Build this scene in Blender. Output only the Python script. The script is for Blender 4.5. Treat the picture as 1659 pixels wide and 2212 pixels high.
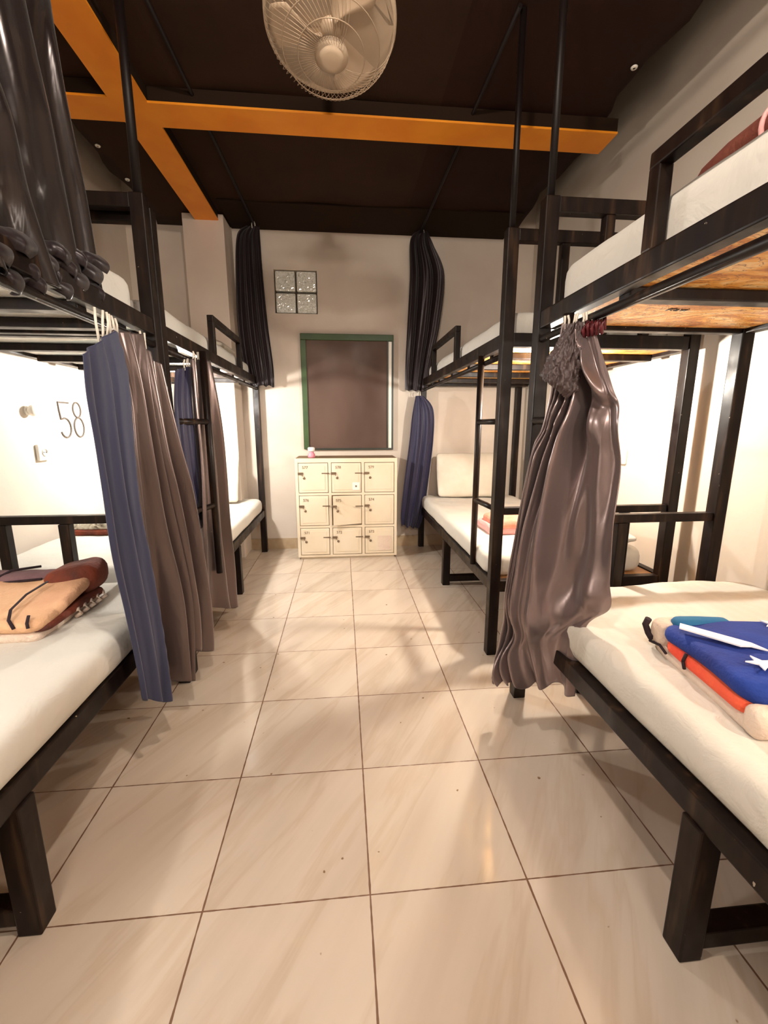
import bpy, bmesh, math, random
from mathutils import Vector, Matrix, noise
random.seed(4)
for o in list(bpy.data.objects): bpy.data.objects.remove(o)
S = bpy.context.scene
C = S.collection
PI = math.pi

# ------------------------------------------------------------------ camera
cd = bpy.data.cameras.new('camera'); cam = bpy.data.objects.new('camera', cd); C.objects.link(cam)
cd.sensor_fit = 'VERTICAL'; cd.sensor_height = 36.0; cd.lens = 36.0 * 932.0 / 2212.0
cd.clip_start = 0.02
cam.location = (0, 0, 1.135)
cam.rotation_euler = (PI / 2 - math.radians(11.404), 0, -math.radians(5.41))
S.camera = cam
# ------------------------------------------------------------------ world, exposure
S.view_settings.view_transform = 'Standard'; S.view_settings.look = 'None'
S.view_settings.gamma = 1.0; S.view_settings.use_curve_mapping = False
S.view_settings.exposure = 0.80
w = bpy.data.worlds.new('world'); S.world = w; w.use_nodes = True
w.node_tree.nodes['Background'].inputs[0].default_value = (1.0, 0.86, 0.72, 1)
w.node_tree.nodes['Background'].inputs[1].default_value = 0.02

def lamp(name, kind, loc, energy, color, size=0.1, rot=(0, 0, 0), size_y=None):
    l = bpy.data.lights.new(name, kind); l.energy = energy; l.color = color
    if kind == 'AREA':
        l.shape = 'RECTANGLE'; l.size = size; l.size_y = size_y or size
    else:
        l.shadow_soft_size = size
    o = bpy.data.objects.new(name, l); C.objects.link(o); o.location = loc; o.rotation_euler = rot
    return o
WARM = (1.0, 0.875, 0.76)
NEUT = (1.0, 0.93, 0.82)
L_CEIL, L_BACK, L_FAR, L_NEAR = 36, 21, 46, 14
lamp('ceiling_light_glow', 'POINT', (0.03, 0.55, 2.57), L_CEIL, WARM, 0.03)
lamp('front_light_glow', 'AREA', (0.10, -1.58, 2.05), L_BACK, WARM, 0.9, (PI / 2, 0, 0), 0.08)
lamp('bunk_light_glow', 'POINT', (-1.00, 3.00, 1.375), L_FAR * .85, (1.0, .96, .90), 0.03)
lamp('bunk_light_glow', 'POINT', (1.03, 2.15, 1.375), L_FAR * .85, NEUT, 0.03)
lamp('bunk_light_glow', 'POINT', (-1.15, 0.30, 1.375), L_NEAR, (1.0, .96, .90), 0.03)
lamp('bunk_light_glow', 'POINT', (1.15, 0.10, 1.375), L_NEAR, NEUT, 0.03)

# ------------------------------------------------------------------ materials
def mat(name, color=(.5, .5, .5), rough=.5, metal=0, spec=.5, **k):
    m = bpy.data.materials.new(name); m.use_nodes = True
    b = m.node_tree.nodes['Principled BSDF']
    b.inputs['Base Color'].default_value = (*color, 1)
    b.inputs['Roughness'].default_value = rough
    b.inputs['Metallic'].default_value = metal
    b.inputs['Specular IOR Level'].default_value = spec
    for kk, v in k.items():
        b.inputs[kk.replace('_', ' ')].default_value = v
    return m
class NT:
    def __init__(s, m): s.m = m; s.t = m.node_tree; s.b = s.t.nodes['Principled BSDF']
    def n(s, typ, **k):
        x = s.t.nodes.new(typ)
        for a, v in k.items():
            if a.startswith('i_'):
                key = a[2:]; key = int(key) if key.isdigit() else key.replace('_', ' ')
                x.inputs[key].default_value = v
            else: setattr(x, a, v)
        return x
    def l(s, a, b): s.t.links.new(a, b)
    def co(s, scale=(1, 1, 1), rot=(0, 0, 0), loc=(0, 0, 0), tex=False):
        c = s.n('ShaderNodeTexCoord'); mp = s.n('ShaderNodeMapping')
        if tex: mp.vector_type = 'TEXTURE'
        mp.inputs['Scale'].default_value = scale; mp.inputs['Rotation'].default_value = rot; mp.inputs['Location'].default_value = loc
        s.l(c.outputs['Object'], mp.inputs['Vector']); return mp.outputs[0]
    def noise(s, vec, scale, detail=4, rough=.5, dist=0):
        x = s.n('ShaderNodeTexNoise'); s.l(vec, x.inputs['Vector'])
        x.inputs['Scale'].default_value = scale; x.inputs['Detail'].default_value = detail
        x.inputs['Roughness'].default_value = rough; x.inputs['Distortion'].default_value = dist
        return x.outputs['Fac']
    def ramp(s, fac, stops):
        r = s.n('ShaderNodeValToRGB'); e = r.color_ramp.elements
        while len(e) < len(stops): e.new(.5)
        for i, (p, c) in enumerate(stops): e[i].position = p; e[i].color = (*c, 1)
        s.l(fac, r.inputs['Fac']); return r.outputs['Color']
    def mix(s, fac, a, b, mode='MIX'):
        x = s.n('ShaderNodeMix', data_type='RGBA', blend_type=mode)
        if isinstance(fac, (int, float)): x.inputs[0].default_value = fac
        else: s.l(fac, x.inputs[0])
        for i, v in ((6, a), (7, b)):
            if isinstance(v, tuple): x.inputs[i].default_value = (*v, 1)
            else: s.l(v, x.inputs[i])
        return x.outputs[2]
    def math(s, op, a, b=0.0, clamp=False):
        x = s.n('ShaderNodeMath', operation=op, use_clamp=clamp)
        for i, v in ((0, a), (1, b)):
            if isinstance(v, (int, float)): x.inputs[i].default_value = v
            else: s.l(v, x.inputs[i])
        return x.outputs[0]
    def color(s, c): s.l(c, s.b.inputs['Base Color'])
    def bump(s, h, strength=.2, dist=.01):
        x = s.n('ShaderNodeBump'); x.inputs['Strength'].default_value = strength; x.inputs['Distance'].default_value = dist
        s.l(h, x.inputs['Height']); s.l(x.outputs[0], s.b.inputs['Normal'])

def noisy(name, c1, c2, scale, rough=.6, bump=0, bscale=None, metal=0, spec=.5, **k):
    m = mat(name, c1, rough, metal, spec, **k); t = NT(m); v = t.co()
    t.color(t.ramp(t.noise(v, scale), [(.35, c1), (.65, c2)]))
    if bump: t.bump(t.noise(v, bscale or scale * 4), bump)
    return m

M = {}
M['wall'] = noisy('wall_paint', (.62, .54, .46), (.68, .60, .51), 2.2, .62, .05, 60)
M['wall_back'] = noisy('wall_back_paint', (.58, .48, .40), (.68, .59, .50), 1.6, .6, .05, 50)
M['skirt'] = noisy('skirting_tile', (.42, .30, .18), (.55, .42, .28), 8, .3)
M['tile'] = mat('floor_tile', (.6, .5, .4), .2, 0, .5)
t = NT(M['tile'])
tc = t.n('ShaderNodeTexCoord'); sp = t.n('ShaderNodeSeparateXYZ'); t.l(tc.outputs['Object'], sp.inputs[0])
def cell(o, off, axis_noise):
    a = t.math('ADD', t.math('DIVIDE', t.math('SUBTRACT', o, off), .4), 200.0)
    f = t.math('FRACT', a); d = t.math('MINIMUM', f, t.math('SUBTRACT', 1.0, f))
    return d, t.math('FLOOR', a)
dx, cx = cell(sp.outputs[0], .047, 0); dy, cy = cell(sp.outputs[1], .055, 0)
# wobble of the grout edge
wob = t.math('MULTIPLY', t.math('SUBTRACT', t.noise(t.co((1, 1, 1)), 28, 2), .5), .008)
gx = t.math('LESS_THAN', t.math('ADD', dx, wob), .0055); gy = t.math('LESS_THAN', t.math('ADD', dy, wob), .0042)
grout = t.math('MAXIMUM', gx, gy)
cmb = t.n('ShaderNodeCombineXYZ'); t.l(cx, cmb.inputs[0]); t.l(cy, cmb.inputs[1])
wn = t.n('ShaderNodeTexWhiteNoise', noise_dimensions='3D'); t.l(cmb.outputs[0], wn.inputs['Vector'])
vadd = t.n('ShaderNodeVectorMath', operation='MULTIPLY_ADD'); t.l(wn.outputs['Color'], vadd.inputs[0]); vadd.inputs[1].default_value = (7, 7, 7)
t.l(t.co((2.2, .30, 1), (0, 0, 1.0), tex=True), vadd.inputs[2])
n1 = t.noise(vadd.outputs[0], 2.0, 5, .55, .3); n2 = t.noise(vadd.outputs[0], 3.2, 4, .55, .3)
base = t.ramp(n1, [(.25, (.51, .425, .345)), (.5, (.585, .495, .41)), (.75, (.63, .545, .455))])
vein = t.ramp(n2, [(.50, (1, 1, 1)), (.57, (.90, .86, .81)), (.66, (1, 1, 1))])
c0 = t.mix(.8, base, vein, 'MULTIPLY')
tone = t.mix(1.0, c0, t.ramp(wn.outputs['Value'], [(0, (.95, .95, .95)), (1, (1.03, 1.02, 1.0))]), 'MULTIPLY')
spk = t.ramp(t.noise(t.co(), 33, 1), [(.775, (1, 1, 1)), (.80, (.42, .30, .22))])
tone = t.mix(1.0, tone, spk, 'MULTIPLY')
t.color(t.mix(grout, tone, (.16, .08, .045)))
t.l(t.math('ADD', t.math('MULTIPLY', grout, .5), t.math('MULTIPLY', n1, .22)), t.b.inputs['Roughness'])
t.bump(t.math('SUBTRACT', 1.0, grout), .25, .003)

M['fabric_ceil'] = mat('shade_cloth', (.03, .015, .008), .85, 0, .2); t = NT(M['fabric_ceil'])
v = t.co(); wv = t.n('ShaderNodeTexWave', wave_type='BANDS', bands_direction='X'); t.l(v, wv.inputs[0]); wv.inputs['Scale'].default_value = 60
seam = t.n('ShaderNodeSeparateXYZ'); t.l(v, seam.inputs[0])
half = t.math('GREATER_THAN', seam.outputs[0], .52)
t.color(t.mix(half, t.ramp(t.noise(v, 3), [(.3, (.024, .010, .0045)), (.7, (.034, .015, .007))]), t.ramp(t.noise(v, 3), [(.3, (.020, .006, .003)), (.7, (.026, .008, .004))])))
t.bump(wv.outputs['Fac'], .15, .002)
M['slab'] = mat('slab_dark', (.03, .02, .014), .9)
M['orange'] = noisy('orange_beam_paint', (.80, .25, .006), (.88, .31, .012), 5, .5, .05, 40)
M['beam_side'] = mat('beam_side_dark', (.022, .012, .007), .9, 0, .1)
M['iron'] = mat('dark_brown_iron', (.008, .003, .002), .4, .0, .22); t = NT(M['iron']); v = t.co()
ch = t.noise(v, 46, 3, .6)
t.color(t.mix(t.ramp(ch, [(.745, (0, 0, 0)), (.76, (1, 1, 1))]), t.ramp(t.noise(t.co((1, 1, .12)), 30, 4), [(.40, (.006, .0022, .0018)), (.58, (.012, .006, .0035)), (.70, (.040, .020, .010))]), (.35, .28, .22)))
t.l(t.ramp(t.noise(v, 12), [(.3, (.32, .32, .32)), (.7, (.55, .55, .55))]), t.b.inputs['Roughness'])
M['pole'] = mat('dark_pole', (.006, .003, .0025), .5, 0, .25)
M['sheet'] = mat('white_sheet', (.80, .75, .66), .8, 0, .2); t = NT(M['sheet']); v = t.co()
wv = t.n('ShaderNodeTexWave', wave_type='BANDS', bands_direction='X'); t.l(t.co((1, 1, 1), (0, 0, .0)), wv.inputs[0]); wv.inputs['Scale'].default_value = 7; wv.inputs['Distortion'].default_value = 1.5
t.color(t.mix(t.math('MULTIPLY', wv.outputs['Fac'], .3), (.62, .58, .515), (.575, .53, .46)))
t.bump(t.noise(v, 14, 4, .6, .6), .35, .02)
M['sheet2'] = mat('plain_sheet', (.63, .60, .545), .8, 0, .2); t = NT(M['sheet2']); t.bump(t.noise(t.co(), 9, 4, .6, .6), .3, .02)
M['pillow'] = noisy('pillowcase', (.68, .62, .52), (.62, .56, .46), 9, .8, .15, 18)
def satin(name, c, rough=.33, spec=.9, metal=.35, aniso=.5):
    m = mat(name, c, rough, metal, spec); t = NT(m); v = t.co((1, 1, .25))
    t.bump(t.noise(v, 13, 3, .55, 1.0), .18, .012)
    m.node_tree.nodes['Principled BSDF'].inputs['Sheen Weight'].default_value = .15
    return m
M['satin'] = satin('mauve_grey_satin', (.24, .18, .175), .28, .8, .7)
M['satin_warm'] = satin('brown_grey_satin', (.135, .095, .088), .30, .8, .65)
M['satin_dark'] = satin('dark_satin', (.016, .008, .007), .24, .9, .5)
M['satin_plum'] = satin('plum_satin', (.013, .005, .007), .38, .5, .3)
M['satin_back'] = satin('grey_lining', (.25, .19, .18), .55, .4, .1)
M['navy'] = satin('navy_fabric', (.030, .033, .072), .62, .3, .0)
M['navy_dark'] = satin('navy_dark_fabric', (.022, .020, .055), .5, .35, .05)
M['ruffle'] = mat('ruffled_tape', (.075, .050, .048), .5); t = NT(M['ruffle']); t.bump(t.noise(t.co(), 22, 3, .6), .5, .02)
M['tie'] = mat('white_tie', (.75, .68, .58), .5)
M['maroon'] = mat('maroon_ribbon', (.10, .006, .010), .45)
M['foil'] = mat('silver_foil_board', (.62, .60, .55), .42, .3); t = NT(M['foil']); v = t.co((1, 3, 1))
t.color(t.ramp(t.noise(v, 3, 4), [(.3, (.70, .64, .56)), (.5, (.86, .85, .80)), (.7, (.66, .78, .79))]))
t.bump(t.noise(v, 10, 4), .5, .02)
M['batik'] = mat('orange_printed_board', (.6, .25, .04), .5); t = NT(M['batik']); v = t.co((1, 2.2, 1), (0, 0, .5))
n = t.noise(v, 3.2, 5, .6, 2.2); n3 = t.noise(v, 8, 3, .5, 3.0)
c = t.ramp(n, [(.30, (.20, .06, .015)), (.42, (.60, .22, .03)), (.52, (.80, .40, .08)), (.60, (.86, .62, .30)), (.70, (.62, .20, .05))])
t.color(t.mix(t.ramp(n3, [(.50, (0, 0, 0)), (.53, (1, 1, 1)), (.56, (0, 0, 0))]), c, (.22, .06, .02)))
M['batik2'] = noisy('brown_board', (.30, .13, .05), (.55, .30, .12), 5, .5)
M['green'] = noisy('green_frame_paint', (.022, .055, .010), (.040, .085, .015), 6, .45)
M['blackframe'] = mat('black_frame', (.015, .02, .012), .4)
M['pane'] = mat('brown_tinted_glass', (.085, .048, .035), .3, 0, .25); t = NT(M['pane']); v = t.co((1, 1, .4))
t.color(t.ramp(t.noise(v, 2.0, 3), [(.3, (.070, .036, .024)), (.7, (.14, .085, .065))])); t.l(t.ramp(t.noise(v, 5, 2), [(.3, (.4,.4,.4)), (.7, (.6,.6,.6))]), t.b.inputs['Roughness'])
M['white_strip'] = mat('white_plastic', (.82, .78, .70), .4)
M['glassblock'] = mat('textured_glass_block', (.52, .54, .48), .12, 0, .8); t = NT(M['glassblock']); v = t.co()
vo = t.n('ShaderNodeTexVoronoi', feature='DISTANCE_TO_EDGE'); t.l(v, vo.inputs['Vector']); vo.inputs['Scale'].default_value = 48
t.color(t.ramp(t.noise(v, 60, 5, .7, 1.5), [(.36, (.50, .50, .42)), (.5, (.85, .87, .80)), (.62, (.93, .94, .90))]))
t.bump(vo.outputs['Distance'], .4, .01)
M['mortar'] = mat('dark_mortar', (.12, .09, .06), .8)
M['locker'] = noisy('cream_locker_paint', (.68, .57, .42), (.74, .64, .50), 3, .45)
M['locker_dark'] = mat('locker_gap', (.22, .13, .06), .7)
M['metal'] = mat('old_latch_metal', (.20, .14, .09), .4, .6)
M['digit_paint'] = mat('grey_number_paint', (.09, .07, .055), .6)
M['ink'] = mat('black_ink', (.03, .022, .018), .6)
M['fanwhite'] = mat('cream_fan_plastic', (.54, .42, .30), .4)
M['fanblade'] = mat('fan_blade_plastic', (.48, .36, .25), .4)
M['fanwire'] = mat('fan_wire', (.42, .31, .21), .4, .2)
M['pink'] = mat('pink_plastic', (.75, .25, .32), .4)
M['pinkcap'] = mat('white_cap', (.85, .8, .76), .4)
M['coral'] = noisy('coral_cloth', (.80, .25, .17), (.85, .36, .26), 12, .9, .5, 60)
M['pinkcloth'] = noisy('pink_cloth', (.85, .45, .42), (.80, .36, .36), 10, .9, .5, 60)
M['blue'] = noisy('royal_blue_fleece', (.004, .018, .17), (.006, .035, .26), 7, .85, .3, 120)
M['teal'] = noisy('teal_fleece', (.02, .16, .28), (.01, .10, .26), 9, .85)
M['red'] = noisy('red_orange_fleece', (.80, .06, .03), (.85, .15, .06), 8, .85, .3, 120)
M['cream'] = noisy('cream_fleece', (.74, .60, .50), (.66, .52, .42), 8, .9, .4, 100)
M['blackfleece'] = mat('black_fleece', (.02, .008, .012), .9)
M['whitefleece'] = mat('white_fleece', (.85, .85, .88), .9)
M['peach'] = noisy('peach_fleece', (.66, .36, .21), (.70, .42, .24), 5, .9, .4, 90)
M['brownfleece'] = noisy('red_brown_fleece', (.20, .035, .012), (.08, .02, .012), 9, .85, .4, 90)
M['plumfleece'] = noisy('plum_fleece', (.20, .11, .12), (.15, .08, .09), 8, .9, .3, 90)
M['maroonfleece'] = noisy('maroon_fleece', (.12, .020, .010), (.17, .045, .02), 6, .85, .4, 90)
M['patterned'] = mat('patterned_blanket', (.5, .45, .35), .9); t = NT(M['patterned']); v = t.co()
t.color(t.ramp(t.noise(v, 20, 4, .6, 1), [(.35, (.12, .10, .07)), (.48, (.55, .50, .40)), (.6, (.75, .72, .62)), (.7, (.35, .30, .20))]))
M['socket'] = mat('white_socket_plastic', (.80, .76, .68), .4)
M['bulb'] = mat('opal_lamp_globe', (.9, .85, .75), .3); b = M['bulb'].node_tree.nodes['Principled BSDF']
b.inputs['Emission Color'].default_value = (1, .88, .7, 1); b.inputs['Emission Strength'].default_value = 3
M['tube'] = mat('fluorescent_tube', (.9, .9, .9), .3); b = M['tube'].node_tree.nodes['Principled BSDF']
b.inputs['Emission Color'].default_value = (1, .85, .65, 1); b.inputs['Emission Strength'].default_value = 6
M['pipe_beam'] = mat('grey_black_pole', (.02, .012, .010), .4)

# ------------------------------------------------------------------ mesh helpers
class MB:
    def __init__(s): s.bm = bmesh.new(); s.mi = 0
    def _new(s, f0):
        for f in list(s.bm.faces)[f0:]: f.material_index = s.mi
    def box(s, x0, y0, z0, x1, y1, z1, bev=0.0):
        f0 = len(s.bm.faces)
        r = bmesh.ops.create_cube(s.bm, size=1.0)
        for v in r['verts']:
            v.co = Vector(((x0 + x1) / 2 + v.co.x * (x1 - x0), (y0 + y1) / 2 + v.co.y * (y1 - y0), (z0 + z1) / 2 + v.co.z * (z1 - z0)))
        if bev:
            es = list({e for v in r['verts'] for e in v.link_edges})
            bmesh.ops.bevel(s.bm, geom=es, offset=bev, segments=2, affect='EDGES', profile=.6)
        s.bm.faces.ensure_lookup_table(); s._new(f0); return s
    def tube(s, pts, r, seg=10, closed=False, flat=1.0):
        pts = [Vector(p) for p in pts]; f0 = len(s.bm.faces); rings = []; n = len(pts); prev = None
        for i, p in enumerate(pts):
            a = pts[i - 1] if (i or closed) else p; b = pts[(i + 1) % n] if (i < n - 1 or closed) else p
            d = (b - a).normalized()
            u = prev if prev else (Vector((0, 0, 1)) if abs(d.z) < .9 else Vector((1, 0, 0)))
            x = d.cross(u)
            if x.length < 1e-6: x = d.orthogonal()
            x.normalize(); y = x.cross(d).normalized(); prev = y
            rr = r[i] if isinstance(r, (list, tuple)) else r
            rings.append([s.bm.verts.new(p + x * math.cos(2 * PI * k / seg) * rr + y * math.sin(2 * PI * k / seg) * rr * flat) for k in range(seg)])
        m = n if closed else n - 1
        for i in range(m):
            A, B = rings[i], rings[(i + 1) % n]
            for k in range(seg):
                f = s.bm.faces.new((A[k], A[(k + 1) % seg], B[(k + 1) % seg], B[k])); f.smooth = True
        if not closed:
            s.bm.faces.new(rings[0][::-1]); s.bm.faces.new(rings[-1])
        s.bm.faces.ensure_lookup_table(); s._new(f0); return s
    def lathe(s, prof, seg=32, mtx=None):
        f0 = len(s.bm.faces); mtx = mtx or Matrix.Identity(4); rings = []
        for r, z in prof:
            rings.append([s.bm.verts.new(mtx @ Vector((r * math.cos(2 * PI * k / seg), r * math.sin(2 * PI * k / seg), z))) for k in range(seg)])
        for i in range(len(rings) - 1):
            for k in range(seg):
                f = s.bm.faces.new((rings[i][k], rings[i][(k + 1) % seg], rings[i + 1][(k + 1) % seg], rings[i + 1][k])); f.smooth = True
        if prof[0][0] > 1e-5: s.bm.faces.new(rings[0][::-1])
        if prof[-1][0] > 1e-5: s.bm.faces.new(rings[-1])
        s.bm.faces.ensure_lookup_table(); s._new(f0); return s
    def poly(s, pts, th, nrm):
        """flat outline given a real thickness along nrm"""
        f0 = len(s.bm.faces); nv = Vector(nrm).normalized() * th
        a = [s.bm.verts.new(Vector(p)) for p in pts]; b = [s.bm.verts.new(Vector(p) + nv) for p in pts]; n = len(pts)
        s.bm.faces.new(a); s.bm.faces.new(b[::-1])
        for i in range(n): s.bm.faces.new((a[i], b[i], b[(i + 1) % n], a[(i + 1) % n]))
        s.bm.faces.ensure_lookup_table(); s._new(f0); return s
    def build(s, name, mats, parent=None, solid=0, subd=0):
        bmesh.ops.recalc_face_normals(s.bm, faces=s.bm.faces)
        me = bpy.data.meshes.new(name); s.bm.to_mesh(me); s.bm.free()
        for m in (mats if isinstance(mats, (list, tuple)) else [mats]): me.materials.append(M[m])
        o = bpy.data.objects.new(name, me); C.objects.link(o)
        if solid:
            md = o.modifiers.new('solid', 'SOLIDIFY'); md.thickness = solid; md.offset = 0
        if subd:
            md = o.modifiers.new('sub', 'SUBSURF'); md.levels = subd; md.render_levels = subd
        if parent:
            o.parent = parent; o.matrix_parent_inverse = Matrix.Translation(-Vector(parent.location)) if parent.rotation_euler.z == 0 else parent.matrix_basis.inverted()
        return o
def tag(o, label=None, cat=None, group=None, kind=None):
    if label: o['label'] = label
    if cat: o['category'] = cat
    if group: o['group'] = group
    if kind: o['kind'] = kind
    return o
def empty(name, loc, label=None, cat=None, group=None):
    o = bpy.data.objects.new(name, None); C.objects.link(o); o.location = loc; o.empty_display_size = .1
    return tag(o, label, cat, group)
def struct(name, mb, m): return tag(mb.build(name, m), kind='structure')

def soft_box(x0, y0, z0, x1, y1, z1, r, n=(20, 30, 4), amp=0, freq=5, seed=0, rv=None, puff=0, mb=None, sag=None):
    """rounded cushion-like block; r corner radius in plan, rv edge radius"""
    mb = mb or MB(); bm = mb.bm; rv = rv or min(r, (z1 - z0) / 2 * .95); f0 = len(bm.faces)
    cx, cy, cz = (x0 + x1) / 2, (y0 + y1) / 2, (z0 + z1) / 2; hx, hy, hz = (x1 - x0) / 2, (y1 - y0) / 2, (z1 - z0) / 2
    nx, ny, nz = n; cache = {}
    def warp(a):  # denser near the edges
        return math.sin(a * PI / 2) if False else a
    def vert(i, j, k):
        key = (i, j, k)
        if key in cache: return cache[key]
        a, b, c = 2 * i / nx - 1, 2 * j / ny - 1, 2 * k / nz - 1
        a = math.copysign(abs(a) ** .75, a); b = math.copysign(abs(b) ** .75, b)
        x, y, z = a * hx, b * hy, c * hz
        # round in plan
        ix, iy = max(abs(x) - (hx - r), 0), max(abs(y) - (hy - r), 0)
        if ix > 0 and iy > 0:
            d = math.hypot(ix, iy); m = max(ix, iy); f = m / d
            x = math.copysign(hx - r + ix * f, x); y = math.copysign(hy - r + iy * f, y)
        # round the top and bottom edges
        ex = max(0, (max(abs(x) - (hx - rv), abs(y) - (hy - rv)))) if not (ix > 0 and iy > 0) else max(0, math.hypot(abs(x) - (hx - r), abs(y) - (hy - r)) - (r - rv))
        iz = max(abs(z) - (hz - rv), 0)
        if iz > 0 and ex > 0:
            d = math.hypot(iz, ex); m = max(iz, ex); f = m / d
            z = math.copysign(hz - rv + iz * f, z)
            sc = ex * (1 - f)
            L = math.hypot(x / hx, y / hy) or 1
            nxv, nyv = (x / hx) ** 5 / 1, (y / hy) ** 5 / 1
            q = math.hypot(nxv, nyv) or 1
            x -= sc * nxv / q; y -= sc * nyv / q
        if puff:
            g = max(0, 1 - abs(x / hx) ** 3) * max(0, 1 - abs(y / hy) ** 3)
            z = z * (1 - puff + puff * g * 1.0)
        p = Vector((cx + x, cy + y, cz + z))
        if amp:
            q = Vector((p.x * freq, p.y * freq, p.z * freq + seed * 7.3))
            dz = noise.noise(q) + .5 * noise.noise(q * 2.3)
            if z > -hz * .3: p.z += amp * dz
            edge = max(abs(x) / hx, abs(y) / hy)
            if edge > .9: p.x += amp * .8 * noise.noise(q + Vector((9, 0, 0))) ; p.y += amp * .8 * noise.noise(q + Vector((0, 9, 0)))
        if sag: p.z += sag(p.x, p.y, c)
        v = bm.verts.new(p); cache[key] = v; return v
    def quad(a, b, c, d):
        try: f = bm.faces.new((a, b, c, d)); f.smooth = True; f.material_index = mb.mi
        except ValueError: pass
    for i in range(nx):
        for j in range(ny):
            for k in (0, nz): quad(vert(i, j, k), vert(i + 1, j, k), vert(i + 1, j + 1, k), vert(i, j + 1, k))
    for k in range(nz):
        for i in range(nx):
            for j in (0, ny): quad(vert(i, j, k), vert(i + 1, j, k), vert(i + 1, j, k + 1), vert(i, j, k + 1))
        for j in range(ny):
            for i in (0, nx): quad(vert(i, j, k), vert(i, j + 1, k), vert(i, j + 1, k + 1), vert(i, j, k + 1))
    return mb
def lerp(a, b, t): return a + (b - a) * t
def text_mesh(s, size, loc, xdir, updir, name='lettering', m='ink', parent=None, ext=.001):
    cu = bpy.data.curves.new(name, 'FONT'); cu.body = s; cu.size = size; cu.extrude = ext; cu.align_x = 'LEFT'
    tmp = bpy.data.objects.new(name, cu); C.objects.link(tmp)
    dg = bpy.context.evaluated_depsgraph_get(); dg.update()
    me = bpy.data.meshes.new_from_object(tmp.evaluated_get(dg)); bpy.data.objects.remove(tmp)
    x = Vector(xdir).normalized(); y = Vector(updir).normalized(); z = x.cross(y)
    me.transform(Matrix((x, y, z)).transposed().to_4x4()); me.transform(Matrix.Translation(Vector(loc)))
    me.materials.clear(); me.materials.append(M[m]); o = bpy.data.objects.new(name, me); C.objects.link(o)
    if parent: o.parent = parent; o.matrix_parent_inverse = Matrix.Translation(-Vector(parent.location))
    return o

# ================================================================== SETTING
XL, XR, YB, YF, ZC, ZS = -1.68, 1.68, 3.97, -1.70, 2.715, 3.12
struct('floor', MB().box(XL - .1, YF - .1, -.1, XR + .1, YB + .3, 0), 'tile')
mb = MB()   # back wall, with the recess of the glass blocks cut out
hx0, hx1, hz0, hz1 = -.545, -.19, 2.06, 2.40
for b in ((XL - .1, 0, hx0, ZS), (hx1, 0, XR + .1, ZS), (hx0, 0, hx1, hz0), (hx0, hz1, hx1, ZS)):
    mb.box(b[0], YB, b[1], b[2], YB + .14, b[3])
struct('wall_back', mb, 'wall_back')
struct('wall_left', MB().box(XL - .1, YF, 0, XL, YB, ZS), 'wall')
struct('wall_right', MB().box(XR, YF, 0, XR + .1, YB, ZS), 'wall')
struct('wall_front', MB().box(XL - .1, YF - .1, 0, XR + .1, YF, ZS), 'wall')
# hung dark cloth ceiling, a hand's width short of the side walls, slightly sagging
mb = MB(); bm = mb.bm; nx, ny = 28, 56; g = {}
for i in range(nx + 1):
    for j in range(ny + 1):
        x = lerp(-1.41, 1.375, i / nx); y = lerp(YF + .01, YB - .005, j / ny)
        z = ZC + .004 * math.sin(x * 9) * math.sin(y * 3.1) - (.0 if y < 3.5 else .012)
        if i == nx and y > 2.45: x += .05
        if i in (0, nx): x += .018 * math.sin(y * 7.3) + .012 * math.sin(y * 17)
        g[i, j] = bm.verts.new((x, y, z))
for i in range(nx):
    for j in range(ny):
        f = bm.faces.new((g[i, j], g[i + 1, j], g[i + 1, j + 1], g[i, j + 1])); f.smooth = True
o = tag(mb.build('ceiling', 'fabric_ceil', solid=.01), kind='structure')
struct('ceiling', MB().box(XL - .1, YF - .1, ZS, XR + .1, YB + .2, ZS + .1), 'slab')
struct('trim_1', MB().box(-1.16, 3.70, 0, -.86, YB, 2.68, .006), 'wall_back')           # pilaster under the long beam
# beams: orange underside, dark sides
def beam(name, x0, y0, x1, y1):
    mb = MB(); mb.box(x0, y0, 2.636, x1, y1, 2.646); mb.mi = 1; mb.box(x0 + .002, y0 + .002, 2.646, x1 - .002, y1 - .002, ZC - .008)
    return struct(name, mb, ['orange', 'beam_side'])
beam('trim_2', -1.065, YF + .02, -.895, 3.70)
beam('trim_3', -.895, 2.49, 1.47, 2.665); beam('trim_4', -1.42, 2.47, -1.065, 2.64)
struct('trim_5', MB().box(-.86, 3.52, 2.690, 1.40, YB - .002, ZC - .012, .004), 'beam_side')
struct('baseboard_back', MB().box(-.86, YB - .01, 0, XR, YB - .001, .10), 'skirt')
struct('baseboard_right', MB().box(XR - .01, YF, 0, XR - .001, YB - .012, .10), 'skirt')
struct('baseboard_left', MB().box(XL + .001, YF, 0, XL + .01, YB - .001, .10), 'skirt')

# windows
wn_ = empty('window_1', (.05, YB - .01, .915)); wn_['kind'] = 'structure'
f = MB(); f.box(-.345, YB - .03, 1.848, .457, YB - .001, 1.90, .004); f.box(-.345, YB - .03, .922, -.298, YB - .001, 1.848, .004)
f.build('window_frame', 'green', wn_)
f = MB(); f.box(-.298, YB - .03, .915, .457, YB - .001, .93); f.box(.442, YB - .03, .93, .457, YB - .001, 1.848); f.box(.402, YB - .03, .93, .412, YB - .001, 1.848)
f.build('frame_edge', 'blackframe', wn_)
MB().box(.412, YB - .026, .93, .442, YB - .001, 1.845, .003).build('white_strip', 'white_strip', wn_)
MB().box(-.298, YB - .014, .93, .402, YB - .004, 1.848).build('pane', 'pane', wn_)
wg = empty('window_2', (-.367, YB, 2.06)); wg['kind'] = 'structure'
MB().box(hx0, YB + .07, hz0, hx1, YB + .13, hz1).build('mortar', 'mortar', wg)
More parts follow.
